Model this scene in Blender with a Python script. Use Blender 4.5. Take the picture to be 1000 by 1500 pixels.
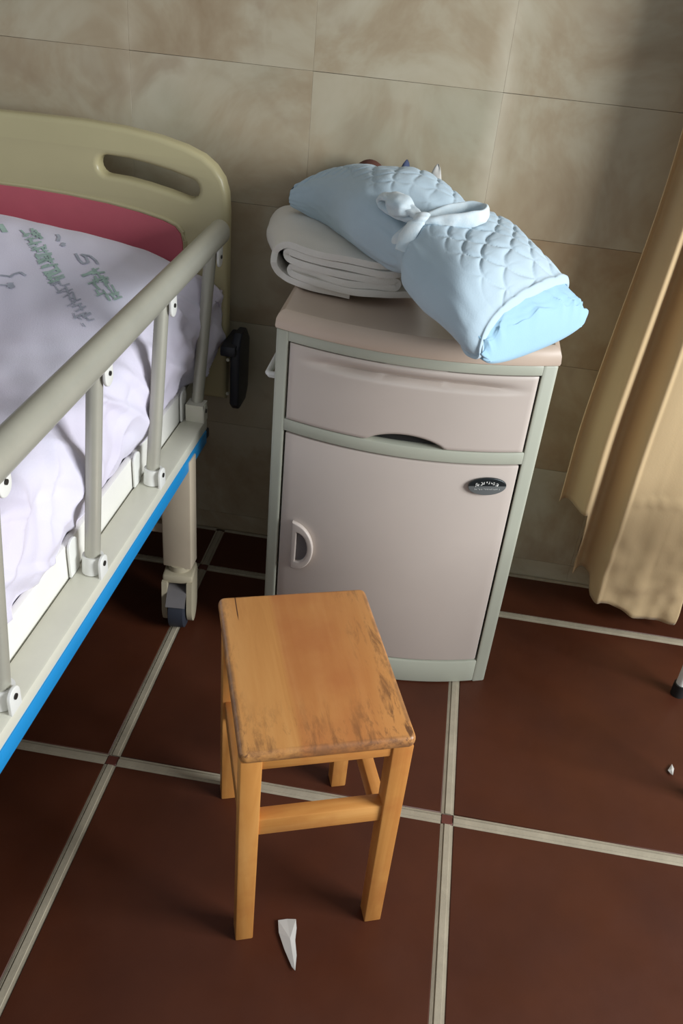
import bpy, bmesh, math, random
from mathutils import Vector, Matrix, noise
random.seed(7)
PI = math.pi
S = bpy.context.scene
for o in list(bpy.data.objects): bpy.data.objects.remove(o)

# ------------------------------------------------------------------ camera
cam = bpy.data.objects.new('camera', bpy.data.cameras.new('camera'))
S.collection.objects.link(cam)
cam.data.sensor_fit = 'VERTICAL'; cam.data.sensor_height = 36.0
cam.data.lens = 36 * 1273.79 / 1500
cam.data.clip_start = .02
Rc = ((0.98597, -0.07446, -0.14939), (0.143918, 0.832589, 0.534867), (0.0845535, -0.548863, 0.831625))
M = Matrix.Identity(4)
for i in range(3):
    M[i][0] = Rc[i][0]; M[i][1] = Rc[i][2]; M[i][2] = -Rc[i][1]
M[0][3], M[1][3], M[2][3] = 0.45234, -0.99595, 1.25359
cam.matrix_world = M
S.camera = cam

# ------------------------------------------------------------------ light
w = bpy.data.worlds.new('world'); S.world = w; w.use_nodes = True
bg = w.node_tree.nodes['Background']
bg.inputs[0].default_value = (.90, .95, 1.0, 1); bg.inputs[1].default_value = 0.33
def area(name, loc, target, sx, sy, power, col):
    l = bpy.data.lights.new(name, 'AREA'); l.shape = 'RECTANGLE'; l.size = sx; l.size_y = sy
    l.energy = power; l.color = col
    o = bpy.data.objects.new(name, l); S.collection.objects.link(o)
    o.location = loc
    o.rotation_euler = (Vector(target) - Vector(loc)).to_track_quat('-Z', 'Y').to_euler()
    return o
area('window_daylight', (2.75, -.65, 1.42), (.1, .1, .55), 1.1, 1.1, 100, (.93, .97, 1.0))
S.view_settings.view_transform = 'Standard'; S.view_settings.look = 'None'
S.view_settings.gamma = 1; S.view_settings.exposure = 0.0
try: S.view_settings.use_curve_mapping = False
except Exception: pass

# ------------------------------------------------------------------ materials
def srgb(r, g, b):
    f = lambda c: (c/255)/12.92 if c/255 <= .04045 else ((c/255+.055)/1.055)**2.4
    return (f(r), f(g), f(b), 1)
class NT:
    def __init__(s, name):
        s.m = bpy.data.materials.new(name); s.m.use_nodes = True
        s.t = s.m.node_tree; s.b = s.t.nodes['Principled BSDF']
    def n(s, typ, **kw):
        q = s.t.nodes.new(typ)
        for k, v in kw.items():
            if k in q.inputs.keys(): q.inputs[k].default_value = v
            else: setattr(q, k, v)
        return q
    def l(s, a, b): s.t.links.new(a, b)
    def pos(s, kind='Object', scale=(1, 1, 1)):
        if kind == 'World': o = s.n('ShaderNodeNewGeometry').outputs['Position']
        else: o = s.n('ShaderNodeTexCoord').outputs[kind]
        mp = s.n('ShaderNodeMapping'); mp.inputs['Scale'].default_value = scale
        s.l(o, mp.inputs['Vector']); return mp.outputs[0]
    def noise(s, vec, scale, detail=4, rough=.6, dist=0):
        q = s.n('ShaderNodeTexNoise'); q.inputs['Scale'].default_value = scale
        q.inputs['Detail'].default_value = detail; q.inputs['Roughness'].default_value = rough
        q.inputs['Distortion'].default_value = dist
        s.l(vec, q.inputs['Vector']); return q.outputs['Fac']
    def ramp(s, fac, stops):
        q = s.n('ShaderNodeValToRGB'); e = q.color_ramp.elements
        e[0].position, e[0].color = stops[0]; e[1].position, e[1].color = stops[-1]
        for p, c in stops[1:-1]:
            x = e.new(p); x.color = c
        s.l(fac, q.inputs['Fac']); return q.outputs['Color']
    def mix(s, fac, a, b, mode='MIX'):
        q = s.n('ShaderNodeMix'); q.data_type = 'RGBA'; q.blend_type = mode
        for sock, v in ((q.inputs[0], fac), (q.inputs[6], a), (q.inputs[7], b)):
            if isinstance(v, (int, float)): sock.default_value = v
            elif isinstance(v, tuple): sock.default_value = v
            else: s.l(v, sock)
        return q.outputs[2]
    def bump(s, h, strength=.3, dist=.002):
        q = s.n('ShaderNodeBump'); q.inputs['Strength'].default_value = strength
        q.inputs['Distance'].default_value = dist
        s.l(h, q.inputs['Height']); s.l(q.outputs[0], s.b.inputs['Normal'])
def basic(name, col, rough=.5, metal=0, var=.08, nscale=12, bump=0, bscale=200, spec=.5, sheen=0):
    k = NT(name); v = k.pos()
    f = k.noise(v, nscale)
    lo = tuple(c*(1-var) for c in col[:3])+(1,); hi = tuple(min(1, c*(1+var)) for c in col[:3])+(1,)
    k.l(k.ramp(f, [(.3, lo), (.7, hi)]), k.b.inputs['Base Color'])
    k.b.inputs['Roughness'].default_value = rough; k.b.inputs['Metallic'].default_value = metal
    k.b.inputs['Specular IOR Level'].default_value = spec
    if sheen: k.b.inputs['Sheen Weight'].default_value = sheen
    if bump: k.bump(k.noise(v, bscale), bump)
    return k.m

def m_walltile(name='rustic_wall_tile', tint=None):
    k = NT(name); v = k.pos('World')
    oi = k.n('ShaderNodeObjectInfo').outputs['Random']
    vm = k.n('ShaderNodeVectorMath', operation='ADD'); k.l(v, vm.inputs[0])
    cb = k.n('ShaderNodeCombineXYZ'); mt = k.n('ShaderNodeMath', operation='MULTIPLY'); mt.inputs[1].default_value = .35
    k.l(oi, mt.inputs[0]); k.l(mt.outputs[0], cb.inputs[1]); k.l(cb.outputs[0], vm.inputs[1])
    v2 = vm.outputs[0]
    f = k.noise(v2, 4.2, 5, .62, .5)
    c = k.ramp(f, [(.28, srgb(152, 132, 105)), (.45, srgb(169, 153, 127)), (.56, srgb(180, 169, 145)), (.72, srgb(189, 180, 158))])
    g = k.noise(v2, 7.5, 3, .5, .8)
    c = k.mix(k.ramp(g, [(.56, (0, 0, 0, 1)), (.74, (.55, .55, .55, 1))]), c, srgb(152, 132, 108))
    g2 = k.noise(v2, 3.3, 2, .5)
    c = k.mix(k.ramp(g2, [(.52, (0, 0, 0, 1)), (.75, (.4, .4, .4, 1))]), c, srgb(150, 152, 132))
    # pale vertical wear streaks where the joints run (x = -.185 + n*.3475)
    sp = k.n('ShaderNodeSeparateXYZ'); k.l(k.pos('World'), sp.inputs[0])
    wob = k.noise(k.pos('World', (1, 1, 1)), 6, 3)
    ad = k.n('ShaderNodeMath', operation='MULTIPLY_ADD'); k.l(wob, ad.inputs[0]); ad.inputs[1].default_value = .05
    k.l(sp.outputs[0], ad.inputs[2])
    a1 = k.n('ShaderNodeMath', operation='ADD'); k.l(ad.outputs[0], a1.inputs[0]); a1.inputs[1].default_value = .185-.025+.695*4
    md = k.n('ShaderNodeMath', operation='PINGPONG'); k.l(a1.outputs[0], md.inputs[0]); md.inputs[1].default_value = .3475
    stz = k.noise(k.pos('World', (1.5, 1, 3)), 2.2, 2)
    near = k.ramp(md.outputs[0], [(0, (.5, .5, .5, 1)), (.03, (0, 0, 0, 1))])
    fac = k.mix(1.0, near, k.ramp(stz, [(.42, (0, 0, 0, 1)), (.6, (1, 1, 1, 1))]), 'MULTIPLY')
    c = k.mix(fac, c, srgb(215, 206, 184))
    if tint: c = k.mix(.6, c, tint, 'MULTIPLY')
    k.l(c, k.b.inputs['Base Color'])
    k.b.inputs['Roughness'].default_value = .42; k.b.inputs['Specular IOR Level'].default_value = .35
    k.bump(k.noise(v2, 30, 4), .12, .003)
    return k.m
def m_floortile():
    k = NT('red_brown_quarry_tile'); v = k.pos('World')
    f = k.noise(v, 5, 5, .6)
    c = k.ramp(f, [(.3, srgb(67, 32, 18)), (.7, srgb(79, 40, 23))])
    h = k.noise(v, 160, 2)
    c = k.mix(k.ramp(h, [(.66, (0, 0, 0, 1)), (.8, (.35, .35, .35, 1))]), c, srgb(60, 28, 20))
    k.l(c, k.b.inputs['Base Color'])
    k.l(k.ramp(k.noise(v, 9, 3), [(.3, (.40,)*3+(1,)), (.7, (.55,)*3+(1,))]), k.b.inputs['Roughness'])
    k.b.inputs['Specular IOR Level'].default_value = .3
    k.bump(k.noise(v, 60, 3), .1, .002)
    return k.m
def m_wood(name='varnished_beech', sc=(34, 3.2, 34)):
    k = NT(name); v = k.pos('Object', sc)
    f = k.noise(v, 1.0, 5, .6, .6)
    c = k.ramp(f, [(.28, srgb(184, 120, 58)), (.5, srgb(204, 142, 74)), (.75, srgb(218, 160, 92))])
    g = k.noise(k.pos('Object', (1, 1, 1)), 9, 4, .6)
    c = k.mix(k.ramp(g, [(.48, (0, 0, 0, 1)), (.72, (.6, .6, .6, 1))]), c, srgb(178, 104, 52))
    k.l(c, k.b.inputs['Base Color']); k.b.inputs['Roughness'].default_value = .42
    k.b.inputs['Specular IOR Level'].default_value = .4
    k.bump(f, .15, .001)
    return k.m
def m_seat():
    # broad glued boards, darker worn middle, grey-brown scuffs at the rim and along the front
    k = NT('worn_beech_seat'); v = k.pos('Object', (26, 2.2, 26))
    f = k.noise(v, 1.0, 6, .62, .8)
    c = k.ramp(f, [(.28, srgb(186, 124, 64)), (.5, srgb(203, 143, 80)), (.75, srgb(216, 160, 96))])
    tc = k.n('ShaderNodeTexCoord').outputs['Object']; sp = k.n('ShaderNodeSeparateXYZ'); k.l(tc, sp.inputs[0])
    band = k.ramp(k.mth('ADD', k.mth('MULTIPLY', sp.outputs[0], 4.0), .5), [(.0, (.0,)*3+(1,)), (.34, (.0,)*3+(1,)), (.37, (.85,)*3+(1,)), (.62, (.9,)*3+(1,)), (.85, (.35,)*3+(1,)), (1, (.1,)*3+(1,))])
    blot = k.ramp(k.noise(k.pos('Object'), 7, 4, .55), [(.32, (.35,)*3+(1,)), (.6, (1, 1, 1, 1))])
    c = k.mix(k.mix(1, band, blot, 'MULTIPLY'), c, srgb(178, 108, 60))
    # scuffs: stretched noise, stronger near front edge and right side
    sc = k.noise(k.pos('Object', (60, 14, 60)), 1, 5, .75, .4)
    e1 = k.ramp(k.mth('MULTIPLY', sp.outputs[1], -6.0), [(.35, (0, 0, 0, 1)), (.92, (1, 1, 1, 1))])
    e2 = k.ramp(k.mth('MULTIPLY', sp.outputs[0], 8.0), [(.35, (0, 0, 0, 1)), (.8, (1, 1, 1, 1))])
    e3 = k.ramp(k.mth('MULTIPLY', sp.outputs[0], -8.0), [(.75, (0, 0, 0, 1)), (.92, (1, 1, 1, 1))])
    e = k.mix(1, k.mix(1, e1, e2, 'ADD'), e3, 'ADD')
    s1 = k.ramp(sc, [(.50, (0, 0, 0, 1)), (.66, (.75, .75, .75, 1))])
    c = k.mix(k.mix(1, s1, e, 'MULTIPLY'), c, srgb(110, 72, 45))
    # edge wear
    ex = k.mth('SUBTRACT', .1135, k.mth('ABSOLUTE', sp.outputs[0], 0)); ey = k.mth('SUBTRACT', .155, k.mth('ABSOLUTE', sp.outputs[1], 0))
    ed = k.mth('MINIMUM', ex, ey)
    r = k.ramp(k.mth('MULTIPLY', ed, 60), [(.0, (.8,)*3+(1,)), (.35, (.55,)*3+(1,)), (.5, (0, 0, 0, 1))])
    wr = k.ramp(k.noise(k.pos('Object'), 30, 4, .7), [(.35, (0.1,)*3+(1,)), (.6, (1, 1, 1, 1))])
    c = k.mix(k.mix(1, r, wr, 'MULTIPLY'), c, srgb(122, 86, 60))
    # two drying cracks in the seat
    crk = k.mth('ABSOLUTE', k.mth('ADD', sp.outputs[0], .089), 0)
    cy = k.ramp(k.mth('MULTIPLY', sp.outputs[1], 6.45), [(.62, (0, 0, 0, 1)), (.7, (1, 1, 1, 1))])
    cr = k.ramp(k.mth('MULTIPLY', crk, 100), [(.05, (1, 1, 1, 1)), (.11, (0, 0, 0, 1))])
    c = k.mix(k.mix(1, cr, cy, 'MULTIPLY'), c, srgb(80, 46, 26))
    k.l(c, k.b.inputs['Base Color']); k.b.inputs['Roughness'].default_value = .38
    k.b.inputs['Specular IOR Level'].default_value = .45
    k.bump(sc, .15, .001)
    return k.m
def mth(s, op, a, b=None):
    q = s.n('ShaderNodeMath', operation=op)
    for i, v in enumerate((a, b)):
        if v is None: continue
        if isinstance(v, (int, float)): q.inputs[i].default_value = v
        else: s.l(v, q.inputs[i])
    return q.outputs[0]
NT.mth = mth
def m_fabric(name, col, var=.06, bscale=400, bump=.2, trans=0, nscale=8, dark=None):
    k = NT(name); v = k.pos('World')
    f = k.noise(v, nscale, 4)
    lo = dark or tuple(c*(1-var) for c in col[:3])+(1,)
    c = k.ramp(f, [(.3, lo), (.7, col)])
    k.l(c, k.b.inputs['Base Color']); k.b.inputs['Roughness'].default_value = .92
    k.b.inputs['Specular IOR Level'].default_value = .15; k.b.inputs['Sheen Weight'].default_value = .15
    k.bump(k.noise(v, bscale, 3), bump, .0015)
    if trans:
        tr = k.n('ShaderNodeBsdfTranslucent'); k.l(c, tr.inputs['Color'])
        mx = k.n('ShaderNodeMixShader'); mx.inputs[0].default_value = trans
        out = k.t.nodes['Material Output']
        k.l(k.b.outputs[0], mx.inputs[1]); k.l(tr.outputs[0], mx.inputs[2]); k.l(mx.outputs[0], out.inputs['Surface'])
    return k.m
def m_badge():
    k = NT('chrome_badge'); tc = k.n('ShaderNodeTexCoord').outputs['Object']
    sp = k.n('ShaderNodeSeparateXYZ'); k.l(tc, sp.inputs[0])
    c = k.ramp(k.mth('ADD', k.mth('MULTIPLY', sp.outputs[2], 30), .5), [(.5, srgb(128, 134, 134)), (.56, srgb(40, 46, 48))])
    k.l(c, k.b.inputs['Base Color']); k.b.inputs['Metallic'].default_value = .5; k.b.inputs['Roughness'].default_value = .3
    return k.m

MT = dict(
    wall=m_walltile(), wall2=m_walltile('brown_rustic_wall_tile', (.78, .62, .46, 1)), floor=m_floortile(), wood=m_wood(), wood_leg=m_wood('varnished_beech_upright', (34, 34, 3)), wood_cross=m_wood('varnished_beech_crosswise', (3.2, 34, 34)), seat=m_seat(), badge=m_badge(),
    backing=basic('wall_mortar', srgb(150, 136, 112), .9, bump=.2),
    grout=basic('pale_grout_strip', srgb(160, 150, 130), .8, var=.14, nscale=18, bump=.2),
    grout_dark=basic('floor_bed', srgb(70, 50, 40), .9),
    inset=basic('dark_red_inset', srgb(96, 50, 40), .5),
    cab=basic('grey_green_plastic', srgb(172, 174, 158), .42, var=.04, nscale=6),
    cabp=basic('pinkish_beige_plastic', srgb(192, 180, 170), .38, var=.03, nscale=4),
    cabtop=basic('beige_plastic_top', srgb(198, 178, 160), .36, var=.04, nscale=5),
    black=basic('black_shade_and_rubber', srgb(22, 20, 18), .7),  # painted shade inside the drawer cut-out, also the chair's black rubber feet
    cream=basic('cream_paint', srgb(208, 206, 190), .38, var=.04),
    whitep=basic('white_panel_paint', srgb(236, 234, 226), .4, var=.02),
    white=basic('white_plastic', srgb(228, 228, 222), .35, var=.03),
    blue=basic('blue_strip_plastic', srgb(26, 138, 202), .4, var=.03),
    alu=basic('grey_rail_paint', srgb(176, 174, 160), .33, metal=.25, var=.05),
    leg=basic('beige_leg_paint', srgb(186, 172, 150), .45, var=.05),
    casterf=basic('beige_caster_plastic', srgb(170, 160, 136), .5),
    guard=basic('grey_wheel_guard', srgb(104, 100, 100), .5),
    tyre=basic('navy_rubber', srgb(40, 44, 54), .6),
    bumper=basic('black_bumper_plastic', srgb(36, 38, 46), .45),
    bolt=basic('dark_bolt', srgb(60, 58, 55), .4, metal=.6),
    hb=basic('khaki_moulded_plastic', srgb(186, 176, 136), .36, var=.04, nscale=5),
    pink=basic('rose_pink_panel', srgb(190, 92, 104), .45, var=.05),
    sheet=m_fabric('white_bed_linen', srgb(230, 234, 246), .03, trans=0),
    duvet=m_fabric('lavender_white_cotton', srgb(226, 224, 238), .05, nscale=4, dark=srgb(218, 210, 226)),
    ink=basic('faded_green_ink', srgb(166, 190, 180), .9, var=.2, nscale=60),
    ink2=basic('grey_green_ink', srgb(172, 176, 188), .9, var=.2, nscale=60),
    blanket=m_fabric('off_white_terry', srgb(230, 225, 216), .06, bscale=500, bump=.5),
    quilt=m_fabric('pale_blue_quilting', srgb(184, 203, 214), .06, nscale=10, bump=.2),
    lining=m_fabric('bright_blue_lining', srgb(158, 195, 217), .06, nscale=12),
    bow=m_fabric('white_blue_ribbon', srgb(222, 229, 230), .08, nscale=30, dark=srgb(192, 212, 222)),
    curtain=m_fabric('ochre_curtain', srgb(226, 200, 156), .05, bscale=250, trans=.35, nscale=3),
    brown=basic('dark_brown_hair', srgb(84, 48, 36), .85),
    navy=m_fabric('navy_cloth', srgb(70, 78, 104)),
    paper=basic('white_paper', srgb(192, 189, 183), .8),
)

# ------------------------------------------------------------------ helpers
def link(name, me, mat, parent=None, loc=None, rot=None):
    o = bpy.data.objects.new(name, me)
    if mat is not None and not me.materials: me.materials.append(MT[mat])
    S.collection.objects.link(o)
    if parent is not None: o.parent = parent
    if loc is not None: o.location = loc
    if rot is not None: o.rotation_euler = rot
    return o
def tag(o, label=None, cat=None, group=None, kind=None):
    if label: o['label'] = label
    if cat: o['category'] = cat
    if group: o['group'] = group
    if kind: o['kind'] = kind
    return o
def empty(name, label, cat, loc=(0, 0, 0), rz=0, group=None):
    o = bpy.data.objects.new(name, None); S.collection.objects.link(o)
    o.empty_display_size = .05
    o.location = loc; o.rotation_euler = (0, 0, rz)
    return tag(o, label, cat, group)
def tomesh(bm, name, smooth=True, ang=40):
    bmesh.ops.recalc_face_normals(bm, faces=bm.faces)
    me = bpy.data.meshes.new(name); bm.to_mesh(me); bm.free()
    if smooth:
        for p_ in me.polygons: p_.use_smooth = True
        try: me.set_sharp_from_angle(angle=math.radians(ang))
        except Exception: pass
    return me
def add_box(bm, x0, x1, y0, y1, z0, z1, bev=0, seg=2):
    r = bmesh.ops.create_cube(bm, size=1)
    vs = r['verts']
    for v in vs:
        v.co = Vector(((x0+x1)/2+v.co.x*(x1-x0), (y0+y1)/2+v.co.y*(y1-y0), (z0+z1)/2+v.co.z*(z1-z0)))
    if bev:
        es = list({e for v in vs for e in v.link_edges})
        bmesh.ops.bevel(bm, geom=es, offset=bev, segments=seg, profile=.5, affect='EDGES')
    return vs
def box(name, mat, x0, x1, y0, y1, z0, z1, bev=0, parent=None, seg=2):
    bm = bmesh.new(); add_box(bm, x0, x1, y0, y1, z0, z1, bev, seg)
    return link(name, tomesh(bm, name), mat, parent)
def add_tube(bm, pts, rx, ry=None, n=16, cap=True, up=None, closed=False):
    ry = ry or rx
    pts = [Vector(q) for q in pts]; rings = []
    N = len(pts)
    for i, q in enumerate(pts):
        if closed: t = pts[(i+1) % N]-pts[i-1]
        else: t = pts[min(i+1, N-1)]-pts[max(i-1, 0)]
        t.normalize()
        u = Vector(up) if up else (Vector((0, 0, 1)) if abs(t.z) < .9 else Vector((0, 1, 0)))
        a = t.cross(u).normalized(); b = a.cross(t).normalized()
        kx = rx[i] if isinstance(rx, (list, tuple)) else rx
        ky = ry[i] if isinstance(ry, (list, tuple)) else ry
        rings.append([bm.verts.new(q+a*math.cos(2*PI*j/n)*kx+b*math.sin(2*PI*j/n)*ky) for j in range(n)])
    for i in range(N if closed else N-1):
        A, B = rings[i], rings[(i+1) % N]
        for j in range(n):
            bm.faces.new((A[j], A[(j+1) % n], B[(j+1) % n], B[j]))
    if cap and not closed:
        bm.faces.new(rings[0][::-1]); bm.faces.new(rings[-1])
def tube(name, mat, pts, rx, ry=None, parent=None, n=16, up=None):
    bm = bmesh.new(); add_tube(bm, pts, rx, ry, n, up=up)
    return link(name, tomesh(bm, name), mat, parent)
def curve_plate(name, mat, loops, th, bev, parent=None, mtx=None, bres=3):
    """flat plate with holes: loops in XY, extruded along Z by +-th, rounded edges; mtx places it"""
    cu = bpy.data.curves.new(name, 'CURVE'); cu.dimensions = '2D'; cu.fill_mode = 'BOTH'
    cu.extrude = th; cu.bevel_depth = bev; cu.bevel_resolution = bres; cu.offset = -bev
    for lp in loops:
        sp = cu.splines.new('POLY'); sp.points.add(len(lp)-1); sp.use_cyclic_u = True
        for i, q in enumerate(lp): sp.points[i].co = (q[0], q[1], 0, 1)
    tmp = bpy.data.objects.new('tmp', cu); S.collection.objects.link(tmp)
    dg = bpy.context.evaluated_depsgraph_get()
    me = bpy.data.meshes.new_from_object(tmp.evaluated_get(dg))
    bpy.data.objects.remove(tmp); me.name = name
    if mtx: me.transform(mtx)
    bm = bmesh.new(); bm.from_mesh(me); bmesh.ops.remove_doubles(bm, verts=bm.verts, dist=1e-5); 
    bpy.data.meshes.remove(me)
    me = tomesh(bm, name, True, 35)
    me.materials.clear()
    return link(name, me, mat, parent)
def grid(name, mat, nu, nv, f, parent=None, wrap=False, smooth=True):
    vs = [f(i/(nu-1), j/(nv if wrap else nv-1)) for i in range(nu) for j in range(nv)]
    fs = []
    for i in range(nu-1):
        for j in range(nv if wrap else nv-1):
            j2 = (j+1) % nv
            fs.append((i*nv+j, i*nv+j2, (i+1)*nv+j2, (i+1)*nv+j))
    me = bpy.data.meshes.new(name); me.from_pydata(vs, [], fs); me.update()
    if smooth:
        for q in me.polygons: q.use_smooth = True
    return link(name, me, mat, parent)
def sm(a, b, x):
    t = max(0, min(1, (x-a)/(b-a))); return t*t*(3-2*t)
def fn(x, y, z=0, s=1): return noise.noise(Vector((x*s, y*s, z*s)))
# +Z of a 2D plate turned to face -y: plate X->x, plate Y->z, plate Z->-y
FRONT = Matrix(((1, 0, 0, 0), (0, 0, -1, 0), (0, 1, 0, 0), (0, 0, 0, 1)))

# ------------------------------------------------------------------ setting: wall
YW = .752
wall = box('wall_back', 'backing', -1.6, 2.3, YW+.004, YW+.12, 0, 2.6); tag(wall, kind='structure')
wall['label'] = 'wall of mottled beige tiles behind the bed and cabinet'
TW, TH = .3475, .25
bm = bmesh.new(); add_box(bm, -TW/2+.0001, TW/2-.0001, -.004, .004, -TH/2+.0003, TH/2-.0003, .00025, 1)
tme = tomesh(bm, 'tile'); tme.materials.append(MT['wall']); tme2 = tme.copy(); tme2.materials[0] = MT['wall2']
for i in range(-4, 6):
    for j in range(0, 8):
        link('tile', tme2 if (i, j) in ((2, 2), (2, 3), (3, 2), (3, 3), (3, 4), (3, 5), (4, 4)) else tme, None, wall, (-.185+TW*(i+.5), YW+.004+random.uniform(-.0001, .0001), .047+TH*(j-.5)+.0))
# (the lowest row is cut off by the floor)
# ------------------------------------------------------------------ setting: floor
floor = box('floor', 'grout_dark', -1.8, 2.5, -2.2, YW+.12, -.08, -.006); tag(floor, kind='structure')
floor['label'] = 'floor of large red-brown tiles with pale grout strips'
G = .022; PX, PY = .6, .587
def tile_mesh(wx, wy):
    bm = bmesh.new(); add_box(bm, -wx/2, wx/2, -wy/2, wy/2, -.006, 0, .0015, 1)
    me = tomesh(bm, 'tile'); me.materials.append(MT['floor']); return me
tbig = tile_mesh(PX-G, PY-G)
band = (YW-.014)-(PY+G/2)
tsmall = tile_mesh(PX-G, band)
def strip_mesh(L, W=G):
    """grout strip along X: flat with a raised rounded bead and a fine groove"""
    prof = [(-W/2, -.006), (-W/2, -.0012), (-W*.28, -.0008), (-W*.25, .0006), (W*.18, .0009), (W*.21, -.0018), (W*.27, -.0018), (W*.30, .0002), (W/2, -.001), (W/2, -.006)]
    bm = bmesh.new(); r = []
    for x in (-L/2, L/2): r.append([bm.verts.new((x, a, b)) for a, b in prof])
    for k in range(len(prof)-1): bm.faces.new((r[0][k], r[0][k+1], r[1][k+1], r[1][k]))
    bm.faces.new(r[0]); bm.faces.new(r[1][::-1])
    me = tomesh(bm, 'grout_strip'); me.materials.append(MT['grout']); return me
sx_, sy_, sb_, sw_ = strip_mesh(PX-G), strip_mesh(PY-G), strip_mesh(band), strip_mesh(PX-G, .013)
bm = bmesh.new(); add_box(bm, -G/2+.001, G/2-.001, -G/2+.001, G/2-.001, -.006, -.0006, .001, 1)
ime = tomesh(bm, 'corner_inset'); ime.materials.append(MT['inset'])
for i in range(-3, 4):
    for j in range(-4, 2):
        cx, cy = (i+.5)*PX, (j-.5)*PY
        link('tile', tbig, None, floor, (cx, cy+PY, 0)) if j < 1 else None
        link('grout_strip', sx_, None, floor, (cx, j*PY, 0))
        link('corner_inset', ime, None, floor, (i*PX, j*PY, 0))
        if j < 1: link('grout_strip', sy_, None, floor, (i*PX, (j+.5)*PY, 0), (0, 0, PI/2))
    link('tile', tsmall, None, floor, (cx, PY+G/2+band/2, 0))
    link('grout_strip', sb_, None, floor, (i*PX, PY+G/2+band/2, 0), (0, 0, PI/2))
    link('grout_strip', sw_, None, floor, (cx, YW-.0075, 0))

# ------------------------------------------------------------------ bedside cabinet
XC, HW, YF, BOW = .426, .234, .3586, .046
def yb(x, off=0, hw=HW): return YF-BOW*(1-((x-XC)/HW)**2)+off
cab = empty('bedside_cabinet', 'pinkish-beige and grey-green plastic bedside cabinet with bowed front against the tiled wall', 'cabinet', (XC, .55, 0))
def L(x, y, z): return (x-XC, y-.55, z)
def bowed(name, mat, x0, x1, z0, z1, off, th, parent, bev=.002, nx=24, zfun=None, back=None):
    """curved slab following the bow; front at yb+off, thickness th (or flat back plane)"""
    bm = bmesh.new(); g = []
    for i in range(nx+1):
        x = x0+(x1-x0)*i/nx; yf = yb(x)+off; yk = back if back is not None else yf+th
        lo = z0(x) if callable(z0) else z0; hi = z1(x) if callable(z1) else z1
        g.append([bm.verts.new(L(x, yf, lo)), bm.verts.new(L(x, yf, hi)), bm.verts.new(L(x, yk, hi)), bm.verts.new(L(x, yk, lo))])
    for i in range(nx):
        for k in range(4): bm.faces.new((g[i][k], g[i][(k+1) % 4], g[i+1][(k+1) % 4], g[i+1][k]))
    bm.faces.new(g[0]); bm.faces.new(g[-1][::-1])
    bmesh.ops.recalc_face_normals(bm, faces=bm.faces)
    if bev:
        es = [e for e in bm.edges if e.calc_face_angle(0) > .6]
        bmesh.ops.bevel(bm, geom=es, offset=bev, segments=2, profile=.5, affect='EDGES')
    return link(name, tomesh(bm, name), mat, parent)
# carcass: hollow shell (sides, back, posts, rails)
bm = bmesh.new()
bk = .735
add_box(bm, XC-HW-XC, XC-HW+.016-XC, YF+.004-.55, bk-.55, .0, .702)
add_box(bm, HW-.016, HW, YF+.004-.55, bk-.55, .0, .702)
add_box(bm, -HW, HW, bk-.012-.55, bk-.55, .0, .702)
add_box(bm, -HW+.01, HW-.01, YF+.02-.55, bk-.55, .03, .045)
add_box(bm, -HW+.01, HW-.01, YF+.0-.55, bk-.55, .525, .538)
link('carcass', tomesh(bm, 'carcass'), 'cab', cab)
DX0, DX1 = .2165, .6335
bowed('front_post', 'cab', XC-HW, DX0-.002, 0.0, .705, 0, .05, cab, .003, 4)
bowed('front_post', 'cab', DX1+.002, XC+HW, 0.0, .705, 0, .05, cab, .003, 4)
bowed('front_rail', 'cab', DX0-.003, DX1+.003, .687, .705, .0005, .04, cab, .002)
bowed('front_rail', 'cab', DX0-.003, DX1+.003, .5195, .543, .0005, .04, cab, .002)
bowed('base_rail', 'cab', DX0-.003, DX1+.003, 0.002, .058, .0005, .04, cab, .003)
# door with a D-shaped recessed pull and oval badge
door = bowed('door', 'cabp', DX0+.0015, DX1-.0015, .0610, .5165, .0015, .016, cab, .003)
def on_front(me_obj, cx, cz, out):
    """bend a plate modelled around (0,0) in xz onto the bowed front"""
    for v in me_obj.data.vertices:
        x = cx+v.co.x; d = v.co.y
        v.co = Vector(L(x, yb(x)-out+d, cz+v.co.z))
    me_obj.data.update()
def dloop(w_, h_, n=20):
    """D shape: straight on the left, round on the right"""
    q = []
    for i in range(n+1):
        a = -PI/2+PI*i/n; q.append((w_*math.cos(a)**.9 if math.cos(a) > 0 else 0, h_*math.sin(a)))
    return q
ring = [(x*1.0-.004, z) for x, z in dloop(.044, .053)]
rr = []
for i in range(len(ring)):   # soften left corners
    rr.append(ring[i])
hole = [(x+.006, z) for x, z in dloop(.0225, .033)]
hd = curve_plate('handle', 'cabp', [rr, hole], .0025, .003, door, FRONT)
on_front(hd, .2475, .285, .003)
cup = curve_plate('handle_recess', 'guard', [[(x*1.04+.006, z*1.04) for x, z in dloop(.0235, .034)]], .0003, .0, door, FRONT)
on_front(cup, .2475, .285, .0016); cup['label'] = 'dark brown-grey recess of the door pull'
bdg = curve_plate('badge', 'badge', [[(.0335*math.cos(2*PI*i/40), .0175*math.sin(2*PI*i/40)) for i in range(40)]], .001, .0015, door, FRONT)
for v in bdg.data.vertices: pass
on_front(bdg, .5835, .478, .003); bdg['label'] = 'oval chrome and black badge with small lettering'
# object space for the badge colour split: move origin to the badge centre
c0 = Vector(L(.5835, yb(.5835), .478)); bdg.data.transform(Matrix.Translation(-c0)); bdg.location = c0
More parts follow.
